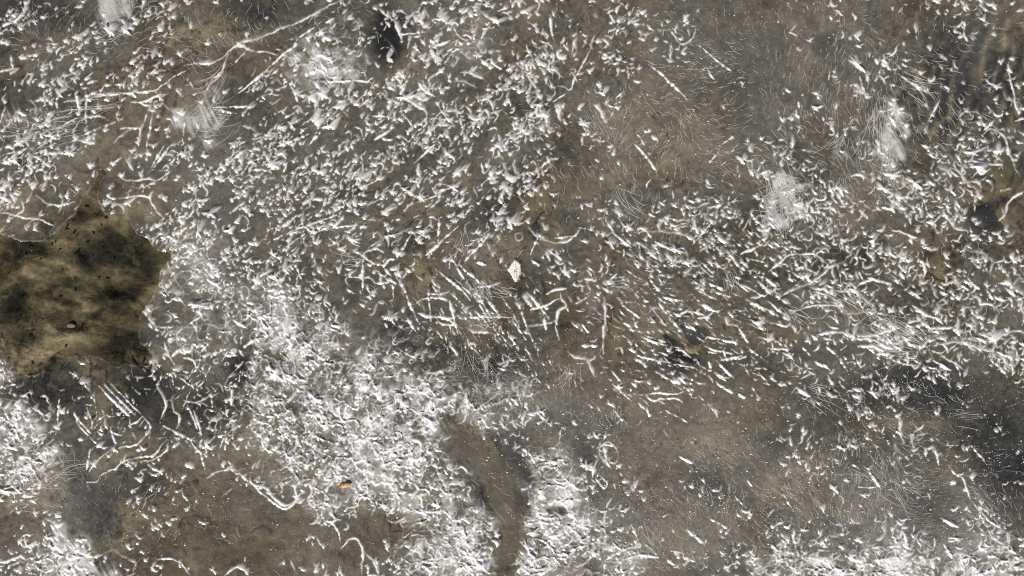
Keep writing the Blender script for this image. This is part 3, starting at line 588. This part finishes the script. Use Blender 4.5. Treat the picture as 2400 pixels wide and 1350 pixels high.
# smooth pool of frozen silt between the white crusts
def silt_material():
    m, t, N, o, L = newmat('frozen_silt')
    geo = N('NewGeometry'); n = N('TexNoise', i_Scale=45., i_Detail=6., i_Roughness=.7); L(geo.outputs['Position'], n.inputs['Vector'])
    cr = N('ValToRGB'); cr.color_ramp.elements[0].color = (.10, .088, .062, 1); cr.color_ramp.elements[1].color = (.19, .167, .12, 1)
    cr.color_ramp.elements[0].position = .3; cr.color_ramp.elements[1].position = .7; L(n.outputs[0], cr.inputs[0])
    d = N('BsdfDiffuse'); L(cr.outputs[0], d.inputs[0]); tr = N('BsdfTransparent'); at_ = N('Attribute', attribute_name='cover')
    f = math_node(N, L, 'MULTIPLY', n.outputs[0], 2.0); f = math_node(N, L, 'MULTIPLY', f, at_.outputs['Fac'], True)
    mx = N('MixShader'); L(f, mx.inputs[0]); L(tr.outputs[0], mx.inputs[1]); L(d.outputs[0], mx.inputs[2]); L(mx.outputs[0], o.inputs[0]); return m
M_SILT = silt_material()
SILT = catmull([(1015,965),(1060,978),(1110,1015),(1160,1045),(1215,1065),(1245,1110),(1235,1170),(1248,1230),(1230,1290),(1212,1370),(1172,1370),(1182,1290),(1168,1220),(1138,1180),(1118,1120),(1070,1070),(1035,1020)], 10, True)
sc_ = np.array([1160, 1150.]); V_ = []; F_ = []; n = len(SILT)
for k in range(6):
    q = sc_+(SILT-sc_)*(1-k/6); V_.append(at(q[:, 0], q[:, 1], -.0052+.0006*(fbm(q[:, 0]/40, q[:, 1]/40, 3, 2)-.5)))
V_ = np.vstack(V_+[at(sc_[:1], sc_[1:], -.005)]); i = np.arange(n)
F_ = [(k*n+a_, (k+1)*n+a_, (k+1)*n+(a_+1) % n, k*n+(a_+1) % n) for k in range(5) for a_ in range(n)]+[(5*n+a_, 6*n, 5*n+(a_+1) % n) for a_ in range(n)]
me = mesh_from('silt_patch', V_, F_); x = me.attributes.new('cover', 'FLOAT', 'POINT'); x.data.foreach_set('value', np.concatenate([np.full(n, c_) for c_ in (0, .25, .65, .9, 1, 1)]+[[1.]]).astype(np.float32))
link('silt_patch', me, M_SILT, ice_sheet, label='smooth brown silty streak between the white crusts')

# ---------------------------------------------------------------- frost: specks and hairs
def scatter(n, lst, base_w=0.0):
    out = []
    while len(out) < n:
        u = rng.uniform(-60, 2460, 8000); v = rng.uniform(-60, 1410, 8000)
        m = np.maximum(spots(u, v, lst), base_w)*(.25+1.5*fbm(u/45, v/45, 7, 3)**2*2)
        k = (rng.random(8000) < m*.6) & ~in_hole(u, v); out += list(zip(u[k], v[k]))
    return np.array(out[:n])
SPECK = [(1150,830,160,80),(1250,960,160,90),(1400,1050,200,130),(1500,1200,260,140),(1750,1150,200,160),(2000,1120,200,160),(2250,1100,160,200),(2050,940,200,70),(640,1240,120,90,.5),(380,1230,180,90,.4),(1180,1150,60,160,.5),(1700,100,220,120,.4),(1600,300,200,150,.5),(2000,60,300,80,.4),(1080,560,120,60,.4),(900,1230,120,60,.4),(2250,930,150,60,.7)]
S_ = scatter(7000, SPECK, .05); nS = len(S_)
r = rng.uniform(.4, 1.0, nS)*(1+1.3*(rng.random(nS) < .05)); th = rng.random(nS)*6.28
hexa = np.array([(math.cos(t), math.sin(t)) for t in np.arange(5)*2*np.pi/5])
c = at(S_[:, 0], S_[:, 1], ice_z(S_[:, 0], S_[:, 1]))
ring = np.stack([c[:, None, 0]+(hexa[None, :, 0]*np.cos(th)[:, None]-hexa[None, :, 1]*np.sin(th)[:, None])*r[:, None]*PX*1.25,
                 c[:, None, 1]+(hexa[None, :, 0]*np.sin(th)[:, None]+hexa[None, :, 1]*np.cos(th)[:, None])*r[:, None]*PX,
                 np.repeat(c[:, None, 2]-.0001, 5, 1)], -1)
tip = c+np.stack([rng.uniform(-.3, .3, nS)*r, rng.uniform(-.3, .3, nS)*r, r*1.1], 1)*PX
VV = np.concatenate([ring, tip[:, None]], 1).reshape(-1, 3); i = np.arange(nS)[:, None]*6; k = np.arange(5)[None]
FF = np.stack([i+k, i+(k+1) % 5, i+5+0*k], -1).reshape(-1, 3)
link('frost_specks', mesh_from('frost_specks', VV, FF.astype(np.int32)), M_SPECK, ice_sheet, kind='stuff', label='fine white specks of frost on the ice')

HAIR = [(1550,330,220,170,.8),(1700,150,200,120,.4),(2000,300,200,200,.8),(2200,250,160,160,.6),(2050,1110,170,110,1),(2250,1180,140,120,.8),(1900,1200,140,90,.8),(1700,1180,140,110,.8),(1550,1300,160,60,.8),(130,1120,90,70,.9),(400,1200,160,90,.3),(1150,880,120,50,.7),(1340,930,120,50,.6),(200,60,220,60,.8),(560,60,130,50,.7),(450,130,90,60,.5),(2100,940,140,50,.7),(1560,560,120,60,.5)]
Hs = scatter(4000, HAIR, .04)
ang = np.where((Hs[:, 1] > 850), .75, .95)+ 2.2*(fbm(Hs[:, 0]/170, Hs[:, 1]/170, 1, 2)-.5)*2
ang = ang+rng.normal(0, .28, len(Hs)); ln = rng.uniform(8, 30, len(Hs)); wd_ = rng.uniform(.35, .65, len(Hs)); cu = rng.normal(0, .5, len(Hs))
t = np.linspace(-.5, .5, 5)[None]
hx = Hs[:, 0, None]+ln[:, None]*t*np.cos(ang[:, None]+cu[:, None]*t); hy = Hs[:, 1, None]+ln[:, None]*t*np.sin(ang[:, None]+cu[:, None]*t)
def hair_mesh(name, hx, hy, w, mat, lift=.3, h=1.0, **props):
    n, m = hx.shape
    tx = np.gradient(hx, axis=1); ty = np.gradient(hy, axis=1); L_ = np.maximum(np.hypot(tx, ty), 1e-6); nx_, ny_ = -ty/L_, tx/L_
    e = np.sin(np.pi*np.linspace(.06, .94, m))[None]**.5*w[:, None]
    z0 = ice_z(hx, hy); rows = []
    for o_, z_ in ((-1, -.2), (0, h), (1, -.2)): rows.append(at(hx+nx_*e*o_, hy+ny_*e*o_, z0+(z_*e)*PX+.0001*lift))
    VV = np.stack(rows, 2).reshape(-1, 3)
    i = (np.arange(n)[:, None]*m+np.arange(m-1)[None])[..., None]*3; k = np.arange(2)
    FF = np.stack([i+k, i+3+k, i+4+k, i+1+k], -1).reshape(-1, 4)
    return link(name, mesh_from(name, VV, FF.astype(np.int32)), mat, ice_sheet, **props)
hair_mesh('frost_hairs', hx, hy, wd_, M_FROST, kind='stuff', label='fine hair-like frost lines scattered on the ice')

# feathery white frost patches, each a bundle of fibres from one root
def fern(x, y, a0, a1, l0, l1, n, curl=.4, spread=6, w=.8, label=None):
    n = max(8, int(n*.55)); aa = np.radians(rng.uniform(a0, a1, n)); ll = rng.uniform(l0, l1, n); cc = rng.normal(curl, .35, n); t = np.linspace(0, 1, 9)[None]
    sx = x+rng.normal(0, spread, n); sy = y+rng.normal(0, spread, n)
    A = aa[:, None]+cc[:, None]*t
    hx = sx[:, None]+np.cumsum(np.cos(A), 1)*ll[:, None]/9; hy = sy[:, None]+np.cumsum(np.sin(A), 1)*ll[:, None]/9
    o = hair_mesh('frost_patch', hx, hy, rng.uniform(.5, 1.3, n)*w, M_FROST, lift=1.0)
    if label: o['label'] = label
FERNS = [(285,50,230,300,15,50,60,.2,26,.7,'matt white frost patch'),(250,70,300,350,15,50,40,.2,16,.7,None),(500,240,100,150,25,80,50,.5,18,.7,None),(480,300,330,380,20,70,40,-.4,22,.7,None),(520,160,90,125,30,90,26,.4,8,.7,None),(190,290,160,180,40,190,26,-.25,18,.7,None),(270,235,165,182,40,170,22,-.2,16,.7,None),(110,320,170,185,40,120,16,.2,18,.7,None),
 (1825,410,60,100,30,110,60,.1,16,.85,'bright white frost patch'),(1860,450,130,165,20,90,50,.2,16,.85,None),(1830,540,-100,-60,20,80,50,-.2,18,.85,None),(1880,440,170,200,20,70,40,.1,14,.8,None),(1790,470,-30,10,20,70,40,.1,14,.8,None),(2070,240,70,100,40,140,50,.1,14,.75,None),(2085,330,75,110,30,120,50,0,18,.75,None),(2120,190,10,35,30,90,36,.1,14,.7,None),(1975,320,100,140,30,70,30,.2,8,.7,None),
 (2040,735,10,35,50,170,40,.3,18,.75,None),(2150,830,180,210,40,150,34,-.2,14,.75,None),(1950,695,0,40,40,130,30,.6,10,.75,None),(1130,660,45,75,20,70,36,.3,12,.75,None),(1085,555,60,100,20,60,24,.3,10,.7,None),(1110,755,-15,15,20,60,30,0,16,.75,None),(1200,690,170,200,20,60,24,.4,8,.7,None),(860,620,170,190,20,60,20,.2,12,.7,None),
 (1430,665,-30,20,15,50,24,.3,8,.8,None),(1340,860,80,120,20,60,30,.1,10,.7,None),(1440,960,70,110,15,50,24,.1,10,.7,None),(1840,720,10,40,20,90,26,.4,8,.7,None),(1700,640,30,70,20,70,26,.5,8,.7,None),(1500,490,190,230,20,80,26,.3,12,.7,None),(1120,840,60,100,20,80,40,.1,24,.6,None),(2060,1120,190,240,20,80,30,.2,16,.65,None),(2090,1150,20,60,20,80,30,.2,16,.65,None),(1900,910,10,40,30,100,26,.1,10,.65,None),(1540,1300,-130,-80,20,70,26,.1,14,.6,None),(2230,970,-20,20,20,80,20,.1,14,.6,None),(110,1120,-50,0,30,90,40,.3,18,.65,None)]
for f in FERNS: fern(*f)
# ---------------------------------------------------------------- single things
def thing(name, label, cat, loc=(0, 0, 0), group=None, rz=0):
    o = bpy.data.objects.new(name, None); COL.objects.link(o); o.location = loc; o.rotation_euler = (0, 0, rz); o.empty_display_size = .01
    o['label'] = label; o['category'] = cat
    if group: o['group'] = group
    return o
# white leaf lying on the ice in the middle
M_LEAF = matte('pale_leaf', (.84, .82, .76), (.92, .91, .88), 350, .6, .3)
M_STEM = matte('leaf_stem', (.3, .26, .2), (.42, .38, .3), 300)
LEAF = [(820,510),(850,528),(868,552),(884,572),(896,600),(893,640),(902,668),(894,700),(896,740),(878,770),(868,810),(850,850),(838,890),(820,908),(800,905),(788,880),(770,850),(757,810),(740,775),(715,740),(690,705),(682,688),(702,662),(722,630),(745,590),(765,560),(785,530),(800,514)]
LP = [(1207+(1100+x/7.5-1207)*1.12, 540+y/7.5) for x, y in LEAF]; lz = float(ice_z(1207, 635))+.0022
lc = at(1207, 634, lz-.0022); leaf = thing('white_leaf', 'small white pointed leaf lying near the middle of the ice', 'leaf', tuple(lc))
bot = []; rings_ = []
for s_ in (1, .75, .45, .12):
    for (x, y) in LP:
        X, Y = 1207+(x-1207)*s_, 634+(y-634)*s_; p = at(X, Y, lz)-lc
        side = (x-1207)/14*s_; p[2] += -.0003*side*side+.0008*math.sin(y*.5)*s_*.5+.0012*((y-634)/28*s_)**2; rings_.append(p)
n = len(LP); V_ = rings_+[p-np.array([0, 0, .0005]) for p in rings_]; F_ = []
for k in range(3):
    for i in range(n):
        j = (i+1) % n; F_.append((k*n+i, (k+1)*n+i, (k+1)*n+j, k*n+j)); F_.append((4*n+k*n+i, 4*n+k*n+j, 4*n+(k+1)*n+j, 4*n+(k+1)*n+i))
F_.append(tuple(3*n+i for i in range(n))); F_.append(tuple(7*n+i for i in range(n))[::-1])
for i in range(n): j = (i+1) % n; F_.append((i, j, 4*n+j, 4*n+i))
link('blade', mesh_from('blade', V_, F_), M_LEAF, leaf)
def tube(pts, rad, seg=6):
    pts = np.array(pts, float); n = len(pts); V_ = []; F_ = []
    for i in range(n):
        T = pts[min(i+1, n-1)]-pts[max(i-1, 0)]; T /= np.linalg.norm(T); A = np.cross(T, (0, 0, 1.)); A = A/np.linalg.norm(A) if np.linalg.norm(A) > 1e-3 else np.array([1., 0, 0]); B = np.cross(A, T)
        r_ = rad[i] if hasattr(rad, '__len__') else rad
        for k in range(seg): V_.append(pts[i]+r_*(math.cos(k*2*math.pi/seg)*A+math.sin(k*2*math.pi/seg)*B))
    for i in range(n-1):
        for k in range(seg): F_.append((i*seg+k, i*seg+(k+1) % seg, (i+1)*seg+(k+1) % seg, (i+1)*seg+k))
    F_.append(tuple(range(seg))[::-1]); F_.append(tuple((n-1)*seg+k for k in range(seg))); return V_, F_
pt = [at(1100+x/7.5, 540+y/7.5, lz+.0002)-lc for x, y in ((820, 900), (815, 760), (812, 640), (818, 520))]
link('midrib', mesh_from('midrib', *tube([p+np.array([0, 0, .0005]) for p in pt], (.0002, .0003, .0004, .0004))), M_LEAF, leaf)
pt = [at(1100+x/7.5, 540+y/7.5, lz-.001)-lc for x, y in ((816, 525), (850, 455), (905, 370), (990, 312))]
link('stalk', mesh_from('stalk', *tube(pt, (.0007, .0007, .0008, .0009))), M_STEM, leaf)
# orange scale
M_OR = matte('orange_husk', (.5, .27, .12), (.66, .42, .24), 500, .4, .4); M_OR2 = matte('brown_husk_tip', (.3, .09, .02), (.42, .14, .03), 500, .5)
oc = at(809, 1137, float(ice_z(809, 1137))+.0012); husk = thing('orange_husk', 'orange oval seed husk caught on the white crinkled ice', 'husk', tuple(oc), rz=math.radians(14))
def ellipsoid(rx, ry, rz_, x0=-1, x1=1, nx_=9, seg=10, j=.06):
    V_ = []; F_ = []
    for i in range(nx_):
        x = x0+(x1-x0)*i/(nx_-1); r_ = math.sqrt(max(.02, 1-x*x))*(1-.18*x*0)*(1+random.uniform(-j, j))
        for k in range(seg): a_ = k*2*math.pi/seg; V_.append((x*rx, r_*ry*math.cos(a_), r_*rz_*math.sin(a_)))
    for i in range(nx_-1):
        for k in range(seg): F_.append((i*seg+k, (i+1)*seg+k, (i+1)*seg+(k+1) % seg, i*seg+(k+1) % seg))
    F_.append(tuple(range(seg))[::-1][::-1]); F_.append(tuple((nx_-1)*seg+k for k in range(seg))[::-1]); return V_, F_
link('husk_body', mesh_from('husk_body', *ellipsoid(.0072, .0032, .0022, -.62, 1)), M_OR, husk)
link('husk_tip', mesh_from('husk_tip', *ellipsoid(.0073, .0032, .0022, -1, -.6, 5)), M_OR2, husk)

# stones, twigs and flecks on the bed
def stone(name, x, y, rx, ry, label, mat, z=None, hz=.5, group=None, rot=0):
    b = bpy.data.meshes.new(name); import bmesh
    bm = bmesh.new(); bmesh.ops.create_icosphere(bm, subdivisions=3, radius=1); s0 = random.uniform(0, 50)
    for v in bm.verts:
        p = v.co; n_ = float(fbm(np.array([p.x*1.3+s0]), np.array([p.y*1.3+p.z*1.7+s0]), 2, 3)[0])-.5
        v.co = p*(1+.5*n_); v.co.z = max(v.co.z, -.6)
    for f in bm.faces: f.smooth = True
    bm.to_mesh(b); bm.free()
    h = (rx+ry)/2*PX*hz; zz = BED_Z-.002+h*.5 if z is None else z
    o = link(name, b, mat, None, at(x, y, zz), label=label, category='stone'); o.scale = (rx*PX, ry*PX, h); o.rotation_euler = (0, 0, rot)
    if group: o['group'] = group
    return o
M_ST1 = matte('brown_stone', (.1, .075, .04), (.24, .18, .1), 90); M_ST2 = matte('slate_stone', (.02, .022, .024), (.05, .054, .055), 90); M_ST3 = matte('tan_stone', (.26, .2, .13), (.42, .34, .23), 120); M_ST4 = matte('olive_stone', (.06, .06, .025), (.15, .135, .07), 90)
stone('stone', 2292, 446, 42, 36, 'brown stone under clear ice above the blue black one', M_ST1, hz=.25)
stone('stone', 2306, 508, 22, 28, 'blue black stone beside the brown stones under clear ice', M_ST2)
stone('stone', 2366, 400, 34, 46, 'olive brown stone at the top of the clear patch by the edge of the picture', M_ST4, hz=.25)
stone('stone', 2368, 500, 34, 40, 'tan brown stone below the olive one under clear ice', M_ST1, hz=.25)
stone('stone', 2345, 350, 22, 20, 'dark slate stone at the tip of the clear patch above the olive stone', M_ST2)
stone('stone', 1624, 800, 20, 30, 'tan stone beside the black twig under clear ice', M_ST3, hz=.3)
stone('stone', 1208, 590, 10, 8, 'yellowish pebble just above the white leaf', M_ST3, hz=.3)
stone('stone', 1276, 556, 12, 10, 'reddish brown pebble up and across from the white leaf', matte('reddish_stone', (.25, .12, .06), (.36, .2, .11), 150), hz=.3)
stone('stone', 166, 765, 10, 7, 'small pale pebble on the bed in the middle of the open water', M_ST3, hz=.25)
stone('stone', 206, 785, 5, 14, 'narrow tan pebble standing on edge on the bed of the open water', M_ST3, rot=.2)
M_TW = matte('black_twig', (.006, .006, .006), (.02, .018, .015), 200, .5)
def twig(pts, rad, label, z=-.009):
    c = at(pts[0][0], pts[0][1], z); P_ = [at(x, y, z+random.uniform(-.001, .001))-c for x, y in catmull(pts, 12)]
    r_ = [rad*PX*random.uniform(.75, 1.1)*(1 if 0 < i < len(P_)-1 else .5) for i in range(len(P_))]
    return link('twig', mesh_from('twig', *tube(P_, r_, 8)), M_TW, None, c, label=label, category='twig')
twig([(1568, 832), (1590, 842), (1622, 850), (1640, 846)], 10, 'thick black piece of twig frozen under the needle crystals')
twig([(1556, 784), (1570, 800), (1588, 806)], 8, 'short black twig end above the thick black piece')
twig([(896, 76), (908, 92), (925, 110), (934, 132)], 7, 'dark broken twig under white bubbles near the top edge')
twig([(548, 850), (556, 868), (562, 892)], 5, 'small black splinter between the spiky crystals below the crest')
M_FL = [matte('dark_fleck', (.01, .009, .008), (.03, .024, .016), 200), matte('rust_fleck', (.09, .035, .014), (.16, .065, .025), 200)]
def fleck(x, y, r_, m, label, group, z):
    n = random.choice((5, 6, 7)); V_ = []
    for zz in (.0006, -.0006):
        for i in range(n): t = i*2*math.pi/n+random.uniform(-.3, .3); q = random.uniform(.5, 1.2); V_.append((1.4*q*r_*PX*math.cos(t), q*r_*PX*math.sin(t)*.8, zz+random.uniform(-.0004, .0004)))
    F_ = [tuple(range(n)), tuple(range(2*n-1, n-1, -1))]+[(i, i+n, (i+1) % n+n, (i+1) % n) for i in range(n)]
    o = link('plant_fleck', mesh_from('plant_fleck', V_, F_), m, None, at(x, y, z), label=label, category='plant fleck', group=group); o.rotation_euler = (random.uniform(-.3, .3), random.uniform(-.3, .3), random.uniform(0, 6))
for (x, y) in ((157,537),(35,594),(75,579),(122,572),(140,584),(146,592),(204,567),(168,613),(175,653),(200,630),(112,530),(90,560),(30,560),(220,545),(232,650),(96,606),(54,612),(146,632),(210,668),(130,735),(155,810),(290,850),(310,880),(20,640)):
    fleck(x, y, random.uniform(1.8, 4.5), M_FL[0], 'dark plant fleck on the bed of the open water', 'plant flecks in the open water', -.016)
for (x, y, lb) in ((62, 598, 'rust coloured fleck in the open water nearest the edge of the picture'), (74, 586, 'rust coloured fleck in the open water just above another one'), (212, 702, 'rust coloured fleck in the open water nearest the white crust'), (98, 748, 'rust coloured fleck in the lower half of the open water')):
    fleck(x, y, 4, M_FL[1], lb, 'rusty flecks in the open water', -.016)
for (x, y) in ((170,1078),(185,1126),(192,1120),(233,1166),(240,1196),(205,1147),(256,1143),(284,1126),(296,1118),(330,1118),(172,1040),(230,1185),(238,1202),(262,1148),(190,1090)):
    fleck(x, y, random.uniform(4, 9), M_FL[0], 'black plant fleck under clear ice below the open water', 'black flecks under clear ice', -.01)
for (x, y) in ((1555,1085),(1561,1101),(1532,1106),(1570,1128),(1548,1122),(1520,1120),(1592,1165),(1600,1172),(1540,1118)):
    fleck(x, y, random.uniform(2.5, 5), M_FL[0], 'tiny black fleck frozen in the speckled grey ice', 'black flecks in speckled ice', -.006)
fleck(1604, 1115, 4, M_FL[1], 'dark red fleck frozen in the speckled grey ice', 'red fleck in speckled ice', -.006)
